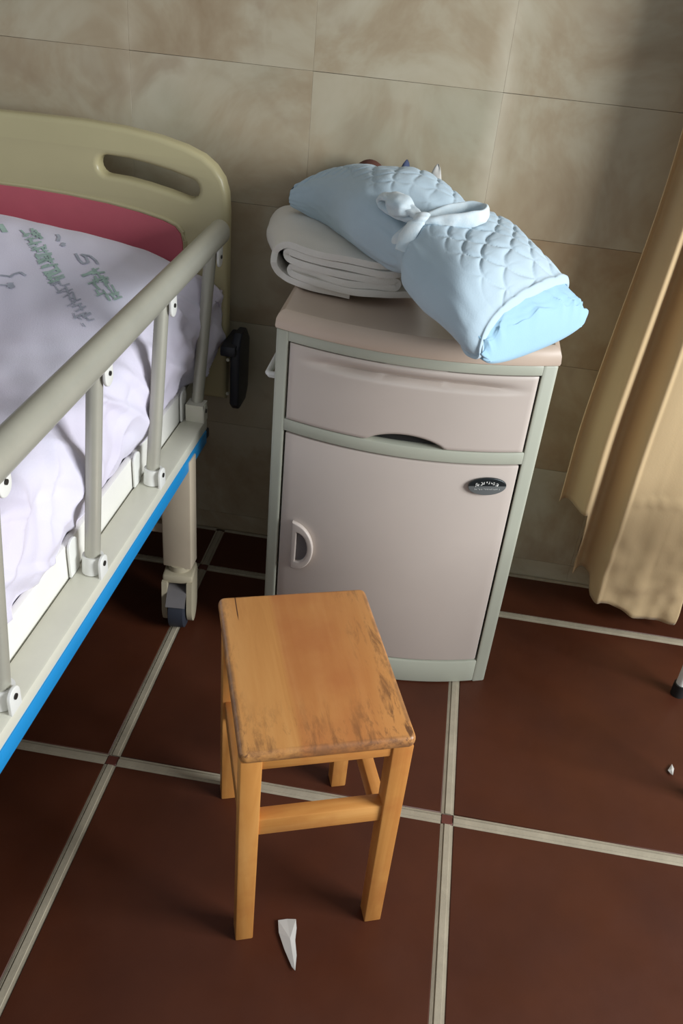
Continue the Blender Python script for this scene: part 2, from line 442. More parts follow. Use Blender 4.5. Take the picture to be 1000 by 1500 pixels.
# tiny badge lettering (illegible in the photograph): light strokes in the dark half, dark strokes below
def strokes(bmx, place, n, wd, ht, rnd, t=.0012):
    for _ in range(n):
        hz = rnd.random() < .5
        a = rnd.uniform(-wd/2, wd/2); b = rnd.uniform(-ht/2, ht/2)
        l = rnd.uniform(.3, .7)*(wd if hz else ht)
        if hz: q = [(a-l/2, b-t/2), (a+l/2, b-t/2), (a+l/2, b+t/2), (a-l/2, b+t/2)]
        else: q = [(a-t/2, b-l/2), (a+t/2, b-l/2), (a+t/2, b+l/2), (a-t/2, b+l/2)]
        q = [(max(-wd/2, min(wd/2, u)), max(-ht/2, min(ht/2, v))) for u, v in q]
        try: bmx.faces.new([bmx.verts.new(place(u, v)) for u, v in q])
        except Exception: pass
rnd = random.Random(3); bm = bmesh.new()
for k in range(5):
    cx = .5835+(k-2)*.0088; cz = .4855-.0009*abs(k-2)**2
    strokes(bm, lambda u, v, cx=cx, cz=cz: L(cx+u, yb(cx+u)-.0060, cz+v), 6, .0062, .0075, rnd, .0010)
for k in range(14):
    cx = .5835+(k-6.5)*.0033
    strokes(bm, lambda u, v, cx=cx: L(cx+u, yb(cx+u)-.0060, .4735+v), 3, .0022, .0028, rnd, .0006)
link('badge_lettering', tomesh(bm, 'badge_lettering'), 'white', bdg).location = -c0
# drawer: front with long scooped finger groove, cut-out arc at the lower edge
def scoop(x):   # groove depth profile along x
    t = (x-DX0)/(DX1-DX0); return sm(0.02, .3, t)*(1-sm(.72, 1.0, t))
def cut(x):
    t = (x-.431)/.067
    return .0195*(1-t*t)**.8 if abs(t) < 1 else 0
z0d, z1d = .5445, .6855
bm = bmesh.new(); nx, nz = 90, 40; gg = []; x0, x1 = DX0+.0015, DX1-.0015
for i in range(nx+1):
    x = x0+(x1-x0)*i/nx; col = []
    zb_ = z0d+cut(x)
    for j in range(nz+1):
        z = zb_+(z1d-zb_)*(j/nz)
        g = .664-z         # groove centre at .66; sharp on the upper lip, gentle below
        zc = .6585+.002*math.sin(3*(x-x0)/(x1-x0))
        d = z-zc
        dep = (math.exp(-(d/.010)**2) if d > 0 else math.exp(-(d/.0035)**2))*.018*scoop(x)
        edge = min(x-x0, x1-x, z-zb_, z1d-z); rnd_ = .002*(1-min(1, edge/.003))**2
        col.append(bm.verts.new(L(x, yb(x)-.001+dep+rnd_, z)))
    gg.append(col)
for i in range(nx):
    for j in range(nz): bm.faces.new((gg[i][j], gg[i+1][j], gg[i+1][j+1], gg[i][j+1]))
ext = bmesh.ops.extrude_edge_only(bm, edges=[e for e in bm.edges if e.is_boundary])
for v in ext['geom']:
    if isinstance(v, bmesh.types.BMVert): v.co.y += .018
dr = link('drawer', tomesh(bm, 'drawer', ang=60), 'cabp', cab)
bowed('drawer_inside_shade', 'black', DX0+.01, DX1-.01, .545, .57, .016, .01, dr, 0)  # black slab standing in for the shade behind the drawer's cut-out
# top: lipped slab with bevelled left/right ends, slightly proud of the carcass
def top_outline(e, n=30):
    q = []
    for i in range(n+1):
        x = XC-HW-e+(2*(HW+e))*i/n
        xx = max(XC-HW, min(XC+HW, x)); q.append((x, yb(xx)-e))
    q += [(XC+HW+e, .74), (XC-HW-e, .74)]
    return q
bm = bmesh.new(); rings = []
levels = [(-.001, .7045), (.0012, .706), (.0022, .710), (.0010, .722), (-.002, .729), (-.007, .7345), (-.012, .737), (-.018, .7365), (-.024, .7350)]
for e, z in levels:
    rings.append([bm.verts.new(L(x, y, z)) for x, y in top_outline(e)])
for a, b in zip(rings, rings[1:]):
    n_ = len(a)
    for k in range(n_): bm.faces.new((a[k], a[(k+1) % n_], b[(k+1) % n_], b[k]))
bm.faces.new(rings[0][::-1]); bm.faces.new(rings[-1])
link('cabinet_top', tomesh(bm, 'cabinet_top', ang=30), 'cabtop', cab)
# towel rail on the left side
bm = bmesh.new()
add_tube(bm, [L(XC-HW+.002, .40, .60), L(XC-HW-.016, .40, .60), L(XC-HW-.02, .406, .60), L(XC-HW-.02, .664, .60), L(XC-HW-.016, .67, .60), L(XC-HW+.002, .67, .60)], .006, n=10)
link('towel_rail', tomesh(bm, 'towel_rail'), 'white', cab)
for sx in (-1, 1):
    for yy in (.40, .70):
        box('foot', 'bumper', sx*(HW-.03)-.012, sx*(HW-.03)+.012, yy-.55-.012, yy-.55+.012, 0, .012, .001, cab)

# ------------------------------------------------------------------ stool
SA = math.radians(19.9)
st = empty('wooden_stool', 'small worn honey-coloured wooden stool standing in front of the bedside cabinet', 'stool',
           (.295+.1135*math.cos(SA)-.153*math.sin(SA), -.287+.1135*math.sin(SA)+.153*math.cos(SA), 0), SA)
def superbox(name, mat, hx, hy, z0, z1, r, rc, parent, n=8):
    """slab with rounded corners (rc) and rounded edge (r)"""
    bm = bmesh.new(); rings = []
    h = (z1-z0)/2; zc = (z0+z1)/2
    m = 10
    for k in range(m+1):
        a = -PI/2+PI*k/m; e = r*(1-math.cos(a)); z = zc+h*math.sin(a)
        q = []
        for (sx, sy, a0) in ((1, 1, 0), (-1, 1, 90), (-1, -1, 180), (1, -1, 270)):
            for i in range(n+1):
                t = math.radians(a0+90*i/n)
                q.append(bm.verts.new((sx*(hx-rc)+(rc-e)*math.cos(t), sy*(hy-rc)+(rc-e)*math.sin(t), z)))
        rings.append(q)
    for a, b in zip(rings, rings[1:]):
        for k in range(len(a)): bm.faces.new((a[k], a[(k+1) % len(a)], b[(k+1) % len(a)], b[k]))
    bm.faces.new(rings[0][::-1]); bm.faces.new(rings[-1])
    return link(name, tomesh(bm, name, ang=50), mat, parent)
superbox('seat', 'seat', .1145, .1545, .392, .411, .006, .011, st)
lx0, lx1 = -.1125, .1065
for (xa, ya) in ((-.1125, -.151), (.0845, -.151), (-.1105, .105), (.0825, .105)):
    bm = bmesh.new()
    vs = add_box(bm, xa, xa+.028, ya, ya+.030, 0, .393)
    for v in vs:   # slight taper towards the floor, flush on the outer faces
        if v.co.z < .1:
            cx = xa+.014; v.co.x = cx+(v.co.x-cx)*.93; v.co.y = (ya+.015)+(v.co.y-ya-.015)*.93
    bmesh.ops.bevel(bm, geom=list(bm.edges), offset=.002, segments=2, profile=.5, affect='EDGES')
    link('leg', tomesh(bm, 'leg'), 'wood_leg', st)
box('apron', 'wood_cross', -.0855, .0855, -.148, -.134, .374, .3935, .0015, st)
box('apron', 'wood_cross', -.0855, .0855, .116, .130, .374, .3935, .0015, st)
for xa in (-.108, .091): box('apron', 'wood', xa, xa+.014, -.122, .106, .374, .3935, .0015, st)
box('stretcher', 'wood_cross', -.0855, .0855, -.146, -.124, .240, .2715, .002, st)
box('stretcher', 'wood_cross', -.0855, .0855, .112, .130, .290, .318, .002, st)
for xa in (-.106, .0845): box('stretcher', 'wood', xa, xa+.018, -.122, .106, .205, .237, .002, st)

# ------------------------------------------------------------------ bed
BA = -math.radians(1.0)
bed = empty('hospital_bed', 'cream hospital bed with khaki headboard, grey fold-down side rail and blue edge strip', 'bed', (.033, .5, 0), BA)
def B(x, y, z): return (x-.033, y-.5, z)
def bbox(name, mat, x0, x1, y0, y1, z0, z1, bev=0, parent=bed):
    a = B(x0, y0, z0); b = B(x1, y1, z1)
    return box(name, mat, a[0], b[0], a[1], b[1], a[2], b[2], bev, parent)
YN = -1.15
base = bbox('rail_base', 'cream', -.016, .031, YN, .512, .402, .434, .005)
blue = bbox('blue_strip', 'blue', .004, .0335, YN, .500, .3835, .4135, .003, base); blue['label'] = 'bright blue edge strip along the foot of the rail'
bbox('strip_end_cap', 'bumper', .004, .0342, .500, .515, .392, .4125, .003, base)
bbox('side_panel', 'whitep', -.030, -.018, YN, .53, .385, .488, .003)
bbox('side_beam', 'cream', -.060, -.0305, YN, .62, .41, .462, .004)
bbox('mattress_deck', 'cream', -.90, -.062, YN, .63, .425, .452, .004)
bbox('side_beam', 'cream', -.935, -.902, YN, .62, .41, .462, .004)
tube('top_rail', 'alu', [B(.028, YN, .752), B(.028, -.3, .764), B(.028, .55, .778), B(.028, .602, .778)], .0195, .0235, bed, n=24)
# rounded cap at rail end
bm = bmesh.new(); add_tube(bm, [B(.028, .602+.013*math.sin(a), .778) for a in (0, .4, .8, 1.2, 1.5)], [.0195*math.cos(a) for a in (0, .4, .8, 1.2, 1.5)], [.0235*math.cos(a) for a in (0, .4, .8, 1.2, 1.5)], 24)
link('rail_end_cap', tomesh(bm, 'rail_end_cap'), 'alu', bed)
posts = [(.505, .570), (.250, .300), (-.012, .028), (-.290, -.262), (-.56, -.53), (-.83, -.80)]
def tabloop(w_, h_, n=10):
    q = [(-w_/2, 0)]
    q += [(w_/2, 0)]
    for i in range(n+1):
        a = PI*i/n; q.append((w_/2*math.cos(a), h_-w_/2+w_/2*math.sin(a)))
    return q
SIDE = Matrix(((0, 0, 1, 0), (1, 0, 0, 0), (0, 1, 0, 0), (0, 0, 0, 1)))     # plate X->y, plate Y->z, normal x
for k, (yb_, yt) in enumerate(posts):
    po = tube('rail_post', 'alu', [B(.010, yb_, .44), B(.020, yt-.0, .752)], .0115, .0125, bed, n=20, up=(0, 1, 0))
    # upper bracket: white rounded tab hanging from the rail, with a bolt
    lp = [(x, -z) for x, z in tabloop(.027, .046)][::-1]
    ub = curve_plate('upper_bracket', 'white', [lp], .001, .0015, po, Matrix.Translation(B(.036, yt+.004, .768)) @ SIDE)
    bm = bmesh.new(); add_tube(bm, [B(.037, yt+.004, .741), B(.0405, yt+.004, .741)], .0035, n=10)
    link('bolt', tomesh(bm, 'bolt'), 'bolt', po)
    # lower bracket: collar round the post plus an upright tab facing the room
    bm = bmesh.new(); add_tube(bm, [B(.0100, yb_, .434), B(.0112, yb_+.003, .462)], .0155, .0165, n=20, up=(0, 1, 0))
    link('post_collar', tomesh(bm, 'post_collar'), 'white', po)
    curve_plate('lower_bracket', 'white' if k else 'cream', [tabloop(.026, .036)], .0012, .0012, po, Matrix.Translation(B(.0285, yb_-.004, .432)) @ SIDE)
    bm = bmesh.new(); add_tube(bm, [B(.029, yb_-.004, .455), B(.0325, yb_-.004, .455)], .0042, n=12)
    link('bolt', tomesh(bm, 'bolt'), 'bolt', po)
    # inner hook plate behind the post on the side panel
    curve_plate('inner_bracket', 'white', [tabloop(.030, .062)], .001, .001, po, Matrix.Translation(B(-.0135, yb_-.01, .434)) @ SIDE)
    if k == 0:
        bm = bmesh.new(); 
        a = B(-.006, yb_-.018, .434); b = B(.029, yb_+.012, .470)
        add_box(bm, a[0], b[0], a[1], a[1]+.003, a[2], b[2]); add_box(bm, a[0], b[0], b[1]-.003, b[1], a[2], b[2])
        add_box(bm, a[0], b[0], a[1]+.003, b[1]-.003, b[2]-.010, b[2]); add_box(bm, a[0], a[0]+.003, a[1]+.003, b[1]-.003, a[2], b[2]-.01)
        link('latch_box', tomesh(bm, 'latch_box'), 'cream', po)
# small latch on the side panel between first and second post
bm = bmesh.new(); a = B(-.019, .335, .437)
add_tube(bm, [(a[0]+.004, a[1], a[2]), (a[0]+.004, a[1], a[2]+.03), (a[0]+.004, a[1]+.018, a[2]+.034), (a[0]+.004, a[1]+.02, a[2])], .003, n=8)
link('panel_hook', tomesh(bm, 'panel_hook'), 'alu', bed)
# legs and casters
def caster(x, y, lab=None):
    lg = bbox('leg', 'leg', x-.030, x+.030, y-.020, y+.020, .150, .405, .003)
    c = (0, 0, 0)
    cloc = B(x, y, 0)
    bm = bmesh.new()
    add_tube(bm, [(c[0], c[1], .152), (c[0], c[1], .138)], .024, n=20)
    # crown
    vs = add_box(bm, c[0]-.031, c[0]+.031, c[1]-.034, c[1]+.026, .118, .139, .006)
    for s in (-1, 1):   # fork cheeks, rounded
        n = 16; pts = []
        for t in range(n+1):
            a_ = PI*t/n; pts.append((c[1]-.012-.034*math.cos(a_), .060-.046*math.sin(a_)))
        pts += [(c[1]+.026, .125), (c[1]-.040, .125)]
        f0 = [bm.verts.new((c[0]+s*.031, py, pz)) for py, pz in pts]; f1 = [bm.verts.new((c[0]+s*.020, py, pz)) for py, pz in pts]
        bm.faces.new(f0); bm.faces.new(f1[::-1])
        for i in range(len(pts)): bm.faces.new((f0[i], f0[(i+1) % len(pts)], f1[(i+1) % len(pts)], f1[i]))
    cf = link('caster', tomesh(bm, 'caster'), 'casterf', bed, cloc, (0, 0, math.radians(7)))
    # wheel
    bm = bmesh.new(); R_ = .052
    add_tube(bm, [(c[0]+dx, c[1]-.012, R_) for dx in (-.017, -.015, 0, .015, .017)], [R_-.006, R_-.001, R_, R_-.001, R_-.006], None, 32, up=(0, 0, 1))
    link('wheel', tomesh(bm, 'wheel'), 'tyre', cf)
    # grey mudguard over the upper front of the wheel
    bm = bmesh.new(); rr_ = []
    for i in range(13):
        a_ = math.radians(28+110*i/12); 
        rr_.append([bm.verts.new((c[0]+dx, c[1]-.012-(R_+e)*math.cos(a_), R_+(R_+e)*math.sin(a_))) for dx, e in ((-.0195, .003), (.0195, .003), (.0195, .006), (-.0195, .006))])
    for a_, b_ in zip(rr_, rr_[1:]):
        for k in range(4): bm.faces.new((a_[k], a_[(k+1) % 4], b_[(k+1) % 4], b_[k]))
    bm.faces.new(rr_[0]); bm.faces.new(rr_[-1][::-1])
    link('wheel_guard', tomesh(bm, 'wheel_guard'), 'guard', cf)
    return lg
caster(.006, .40); caster(-.88, .40); caster(.002, -.98); caster(-.88, -.98)
bbox('cross_bar', 'leg', -.85, -.024, .392, .412, .222, .245, .003)
bbox('cross_bar', 'leg', -.85, -.028, -.99, -.97, .222, .245, .003)
# headboard: moulded arch with a grip slot, pink inset
XL, XR = -.925, .028; XM = (XL+XR)/2
half = [(.0, .931), (.10, .933), (.20, .934), (.28, .930), (.345, .922), (.395, .911), (.430, .898), (.452, .882), (.468, .861), (.476, .835), (.4785, .80), (.4785, .41)]
outer = [(XM+x, z) for x, z in half]+[(XM-x, z) for x, z in half[::-1][:-1]]
def slot(sgn):
    q = []
    cl = [(.2440, .860), (.285, .8585), (.325, .853), (.365, .8455), (.4040, .836)]
    rad = .0185; n = 8
    th0 = math.atan2(cl[1][1]-cl[0][1], cl[1][0]-cl[0][0]); th1 = math.atan2(cl[-1][1]-cl[-2][1], cl[-1][0]-cl[-2][0])
    up_ = [(x-rad*math.sin(th0 if i < 2 else (th0+th1)/2 if i < 3 else th1), z+rad) for i, (x, z) in enumerate(cl)]
    q += up_[1:-1]
    for i in range(n+1):
        a_ = th1+PI/2-PI*i/n; q.append((cl[-1][0]+rad*math.cos(a_), cl[-1][1]+rad*math.sin(a_)))
    q += [(x-rad*.2, z-rad) for x, z in cl[::-1][1:-1]]
    for i in range(n+1):
        a_ = -PI/2-PI*i/n; q.append((cl[0][0]+rad*math.cos(a_), cl[0][1]+rad*math.sin(a_)))
    return [(XM+sgn*x, z) for x, z in q]
HBM = Matrix.Translation(B(0, .665, 0)) @ FRONT
hb = curve_plate('headboard', 'hb', [outer, slot(1), slot(-1)], .008, .010, bed, HBM, 4)
def rimline(w_, name, lp, out):
    bm = bmesh.new(); add_tube(bm, [B(x, .665-out, z) for x, z in lp], w_, n=8, closed=True)
    return link(name, tomesh(bm, name), 'hb', hb)
pin = [(0, .800), (.08, .800), (.16, .797), (.24, .791), (.30, .783), (.35, .773), (.375, .764), (.386, .752), (.390, .735), (.390, .50)]
pinl = [(XM+x, z) for x, z in pin]+[(XM-x, z) for x, z in pin[::-1][:-1]]
pp = curve_plate('headboard_inset', 'pink', [pinl], .001, .002, hb, Matrix.Translation(B(0, .6475, 0)) @ FRONT); pp['label'] = 'rose-pink inset panel of the headboard'
rimline(.0045, 'inset_border', [(XM+(x-XM)*1.012, z+.003) for x, z in pinl], .0165)
# corner bumper + bracket right of the headboard
bm = bmesh.new(); add_box(bm, *[B(.030, 0, 0)[0], B(.062, 0, 0)[0]], B(0, .60, 0)[1], B(0, .70, 0)[1], .530, .552, .004)
bp = link('bumper_bracket', tomesh(bm, 'bumper_bracket'), 'bumper', bed)
lp = [(-.045, -.07), (-.03, -.085), (.02, -.085), (.04, -.06), (.045, .05), (.02, .078), (-.02, .08), (-.045, .055)]
bmp = curve_plate('bumper', 'bumper', [lp], .004, .006, bed, Matrix.Translation(B(.058, .655, .490)) @ SIDE)
bmp['label'] = 'black plastic wall bumper beside the headboard'
for zz in (.447, .523):
    bm = bmesh.new(); add_tube(bm, [B(.046, .607, zz), B(.046, .603, zz)], .0035, n=8); 
    link('bolt', tomesh(bm, 'bolt'), 'alu', bmp)
# footboard, out of frame behind the viewer's left
fo = curve_plate('footboard', 'hb', [[(x, z-.06) for x, z in outer]], .008, .010, bed, Matrix.Translation(B(0, -1.18, 0)) @ FRONT, 2)

# ------------------------------------------------------------------ mattress and quilt
cb_, sb_r = math.cos(BA), math.sin(BA)
def W(x, y, z):
    a, b = x-.033, y-.5
    return Vector((.033+a*cb_-b*sb_r, .5+a*sb_r+b*cb_, z))
def mattress(u, v):
    # v goes round the cross-section, u along the bed
    y = -1.12+1.74*u
    x0, x1, z0, z1 = -.90, -.040, .456, .560; a = 2*PI*v
    c, s = math.cos(a), math.sin(a); e = .22
    px = (abs(c)**e)*(1 if c > 0 else -1); pz = (abs(s)**e)*(1 if s > 0 else -1)
    k = 1.0 if .004 < u < .996 else .98
    x = (x0+x1)/2+px*(x1-x0)/2*k; z = (z0+z1)/2+pz*(z1-z0)/2*k
    x += .004*fn(y*6, z*20, 2)
    return W(x, y, z)
mo = grid('mattress', 'sheet', 60, 72, mattress, wrap=True)
bm = bmesh.new(); bm.from_mesh(mo.data); bmesh.ops.holes_fill(bm, edges=bm.edges); bm.to_mesh(mo.data); bm.free()
tag(mo, 'white mattress lying on the hospital bed under the printed quilt', 'mattress')
def top_z(x, y):
    t = sm(.16, .56, y)
    z = .652+.092*t
    z += .022*t*sm(0.0, -.45, x)
    z += .012*fn(x*3.2, y*3.2, 1)+.006*fn(x*8, y*8, 5)+.0025*fn(x*22+y*9, y*20, 9)
    # dip at the right far corner
    z -= .040*sm(-.16, .02, x)*sm(.30, .6, y)
    return z
def xedge(y):
    return -.008+.040*sm(.50, .60, y)+.006*fn(y*5, 3.3)
def quilt(u, v):
    y = -1.1+1.742*u
    y_ = y
    t = v
    # cross-section from the left edge over the top to the right, then down the side
    if t < .62:
        k = t/.62; x = -.93+(xedge(y)-.045+.93)*k
        z = top_z(x, y)*min(1, 1)-(.10*(1-sm(0, .10, k)))
        p_ = W(x, y, z)
    elif t < .80:
        a = (t-.62)/.18*PI/2; xe = xedge(y); zt = top_z(xe-.045, y)
        r = .045; p_ = W(xe-.045+r*math.sin(a), y, zt-.050*(1-math.cos(a)))
    else:
        k = (t-.80)/.20; xe = xedge(y); zt = top_z(xe-.045, y)-.050
        zb_ = .484+.008*fn(y*4, 8.1)-.008*sm(-.1, -.25, y)
        z = zt+(zb_-zt)*k
        bulge = .012*math.sin(k*PI*1.0)-.014*k*k
        p_ = W(xe+bulge, y, z)
    if t > .55:
        wgt = sm(.55, .75, t)
        n1 = fn(y*9+z_(p_)*7, p_.z*12, 4.2); n2 = fn(y*22, p_.z*16-y*9, 7.7)
        fold = max(0, 1-abs(fn(y*7-p_.z*6, p_.z*7, 11))*5)+.8*max(0, 1-abs(fn(y*9+p_.z*14, y*4, 21))*5)
        p_.x += wgt*(.014*n1+.006*n2+.010*fold-.010)
    # near the headboard: round off
    er = sm(.94, 1.0, u)**2
    p_.z -= .035*er if t < .8 else 0
    p_.x -= .012*er*(t > .5)
    return p_
def z_(p): return p.z
qo = grid('printed_quilt', 'duvet', 320, 230, quilt)
md = qo.modifiers.new('thickness', 'SOLIDIFY'); md.thickness = .006; md.offset = -1
tag(qo, 'puffy lavender-white quilt with faded green printed lettering covering the bed', 'quilt')
# printed lettering draped on the quilt: illegible green character strokes in the photograph's places
def ray_place(px_, py_):   # world point on the quilt top for a photograph position
    f = 1273.79
    d = Vector(((px_-500)/f, 1, -(py_-750)/f))
    Rm = Matrix(Rc); d = Rm @ d; o = Vector((0.45234, -0.99595, 1.25359))
    t_ = .6
    for _ in range(400):
        q = o+d*t_
        if q.z <= top_z(q.x, q.y)+.0012: break
        t_ += .004
    return q
def glyph_row(bmx, x0, y0, x1, y1, n, size, rnd, t, dens=7, lean=0):
    """n character cells along a line on the quilt (world xy), strokes laid on the surface"""
    d = Vector((x1-x0, y1-y0)); ln = d.length; d.normalize(); nn = Vector((-d.y, d.x))
    for k in range(n):
        c = Vector((x0, y0))+d*ln*((k+.5)/n)
        def place(u, v):
            q = c+d*u+nn*(v+lean*u)
            return (q.x, q.y, top_z(*unW(q.x, q.y))+.0016)
        for _ in range(dens):
            hz = rnd.random() < .5; wd = size; a = rnd.uniform(-.42, .42)*wd; b = rnd.uniform(-.42, .42)*wd
            l = rnd.uniform(.35, .85)*wd; th = t*rnd.uniform(.7, 1.3); sl = rnd.uniform(-.25, .25)
            pts = []
            for i in range(5):
                s_ = -l/2+l*i/4; s_ = max(-wd/2-(a if hz else b), min(wd/2-(a if hz else b), s_))
                pts.append((a+s_, b+s_*sl) if hz else (a+s_*sl, b+s_))
            for (ua, va), (ub_, vb) in zip(pts, pts[1:]):
                off = (0, th/2) if hz else (th/2, 0)
                q = [place(ua-off[0], va-off[1]), place(ub_-off[0], vb-off[1]), place(ub_+off[0], vb+off[1]), place(ua+off[0], va+off[1])]
                bmx.faces.new([bmx.verts.new(w__) for w__ in q])
def unW(X, Y):
    a, b = X-.033, Y-.5
    return (.033+a*cb_+b*sb_r, .5-a*sb_r+b*cb_)
def arc(bmx, pts, th):
    """a drawn line through world xy points"""
    P_ = [Vector(q) for q in pts]
    for a, b in zip(P_, P_[1:]):
        n_ = 4; d = (b-a); nn = Vector((-d.y, d.x)).normalized()*th/2
        for i in range(n_):
            q0 = a+d*i/n_; q1 = a+d*(i+1)/n_
            vs = [q0-nn, q1-nn, q1+nn, q0+nn]
            bmx.faces.new([bmx.verts.new((w_.x, w_.y, top_z(*unW(w_.x, w_.y))+.0016)) for w_ in vs])
rnd = random.Random(11)
P2 = lambda x, y: tuple(ray_place(x, y))[:2]
def pr(fn_, mat, name='printed_mark'):
    g = bmesh.new(); fn_(g); return link(name, tomesh(g, name), mat, qo)
def row(p0, p1, *k):
    a, b = P2(*p0), P2(*p1); return lambda g: glyph_row(g, a[0], a[1], b[0], b[1], *k)
def ln_(pts, th): 
    q = [P2(*p_) for p_ in pts]; return lambda g: arc(g, q, th)
for args, mt_ in (((( 42, 336), (84, 412), 7, .030, rnd, .0034, 9), 'ink'), (((86, 414), (130, 474), 6, .028, rnd, .0024, 5), 'ink2'), (((134, 398), (164, 440), 3, .038, rnd, .0034, 9), 'ink')):
    o_ = pr(row(*args), mt_, 'printed_characters'); o_['kind'] = 'stuff'
for pts_, th_, mt_ in (
        ([(111, 372), (116, 381), (122, 386), (130, 384), (126, 377), (119, 373), (132, 375), (140, 381), (144, 388)], .0045, 'ink2'),
        ([(84, 344), (87, 348), (85, 353)], .006, 'ink2'), ([(94, 356), (91, 361), (95, 359)], .007, 'ink2'),
        ([(15, 407), (20, 401), (30, 398), (38, 403)], .004, 'ink2'), ([(16, 414), (14, 420), (21, 418)], .009, 'ink2'),
        ([(0, 402), (8, 402), (14, 403)], .003, 'ink2'), ([(0, 416), (8, 416), (14, 417)], .003, 'ink2'), ([(0, 328), (4, 334), (8, 341)], .010, 'ink')):
    pr(ln_(pts_, th_), mt_)

# ------------------------------------------------------------------ white folded blanket
def blanket():
    # serpentine fold profile (a, z) seen from the room, swept away from the viewer
    prof = []
    def line(a0, z0, a1, z1, n):
        for i in range(n): prof.append((a0+(a1-a0)*i/n, z0+(z1-z0)*i/n))
    def turn(ax, z0, z1, sgn, n=8):
        zc = (z0+z1)/2; r = abs(z1-z0)/2
        for i in range(n): 
            t = PI*i/n; prof.append((ax+sgn*r*1.2*math.sin(t), zc-(zc-z0)*math.cos(t)))
    line(.255, .757, .020, .757, 14); turn(.015, .757, .769, -1, 6)
    line(.015, .769, .19, .769, 12); turn(.195, .769, .781, 1, 6)
    line(.195, .781, .012, .781, 12); turn(.007, .781, .794, -1, 6)
    line(.007, .794, .215, .794, 14); turn(.22, .794, .7945, 1, 2)
    prof[-2:] = []
    line(.22, .8065, .02, .8065, 14)
    for i in range(12):
        t = PI*i/11; prof.append((.010-.034*math.sin(t), .7755+.031*math.cos(t)))
    line(.012, .7445, .13, .7445, 10)
    return prof
pf = blanket()
d1 = Vector((.985, -.17, 0)).normalized(); d2 = Vector((-.20, .98, 0)).normalized()
O = Vector((.178, .492, 0))
def blk(u, v):
    i = v*(len(pf)-1); k = min(int(i), len(pf)-2); f_ = i-k
    a = pf[k][0]*(1-f_)+pf[k+1][0]*f_; z = pf[k][1]*(1-f_)+pf[k+1][1]*f_
    w_ = u*.235
    # front edge wobble
    w_ += (1-u)*(.012*fn(a*14, z*60, 1)+.010*fn(a*5, z*18, 4)-.035*math.sin(max(0, min(1, a/.23))*PI))
    z += .003*fn(a*18, w_*14, z*30)+(.004*fn(a*7, w_*7, 2))*sm(.745, .78, z)
    z += .0*w_
    sh = .012*fn(w_*10, z*25, 6)
    p_ = O+d1*(a+sh*(1-sm(0, .1, a)))+d2*w_
    return Vector((p_.x, min(p_.y, .735), max(z, .7435)))
bl = grid('folded_blanket', 'blanket', 60, 220, blk)
md = bl.modifiers.new('thickness', 'SOLIDIFY'); md.thickness = .0112; md.offset = 0
md = bl.modifiers.new('soft', 'BEVEL'); md.width = .003; md.segments = 3; md.limit_method = 'ANGLE'
tag(bl, 'off-white folded blanket on the cabinet under the blue quilted bundle', 'blanket')

# ------------------------------------------------------------------ blue quilted bundle
ST = [(.160, .668, .842, .020, .022), (.221, .668, .848, .050, .050), (.284, .632, .854, .082, .064), (.360, .542, .860, .113, .076), (.427, .476, .847, .112, .070),
      (.476, .414, .837, .135, .072), (.534, .333, .820, .133, .068), (.580, .304, .793, .141, .053), (.608, .297, .775, .138, .033)]
NS = len(ST)-1
def sec(s):
    s = max(0, min(NS, s)); k = min(int(s), NS-1); f_ = s-k
    P_ = [ST[max(0, min(NS, k+d))] for d in (-1, 0, 1, 2)]
    r = []
    for c in range(5):
        a, b, c_, d = (q[c] for q in P_)
        r.append(.5*((2*b)+(-a+c_)*f_+(2*a-5*b+4*c_-d)*f_**2+(-a+3*b-3*c_+d)*f_**3))
    return r
cum = [0]
for i in range(1, NS*20+1):
    a = sec((i-1)/20); b = sec(i/20); cum.append(cum[-1]+math.dist(a[:2], b[:2]))
def slen(s):
    i = max(0, min(NS*20-.001, s*20)); k = int(i); return cum[k]+(cum[k+1]-cum[k])*(i-k)
WV = Vector((.6, .8, 0)); AX = Vector((.8, -.6, 0))
def surf(s, ph, scale=1.0, bz=1.0):
    cx, cy, cz, a, b = sec(s)
    c, sn = math.cos(ph), math.sin(ph); e = .82
    ww = a*scale*(abs(c)**e)*(1 if c > 0 else -1); zz = b*scale*bz*(abs(sn)**e)*(1 if sn > 0 else -1)
    if sn < 0: zz *= .80
    q = Vector((cx, cy, cz))+WV*ww+Vector((0, 0, zz))
    return q
def nrm(s, ph):
    cx, cy, cz, a, b = sec(s)
    n_ = WV*(math.cos(ph)*b)+Vector((0, 0, math.sin(ph)*a)); n_.normalize(); return n_
def scales(l, w_):
    h = .0245; p_ = .046; best = 9
    j0 = math.floor(w_/h)
    for j in (j0-1, j0, j0+1):
        ph_ = l/p_+.5*(j % 2); fr = ph_-math.floor(ph_)
        f_ = j*h+h*math.sin(PI*fr)**.75
        sl = abs(math.cos(PI*fr))*2.0
        best = min(best, abs(w_-f_)/math.sqrt(1+sl*sl*.6))
    return best
TIE = 4.35
def end_s(ph):
    t = ph/PI
    if 0 <= t <= 1: return NS-1.25*(1-t)**.8
    if t < 0: return NS-1.25*(1+t*.3)
    return NS
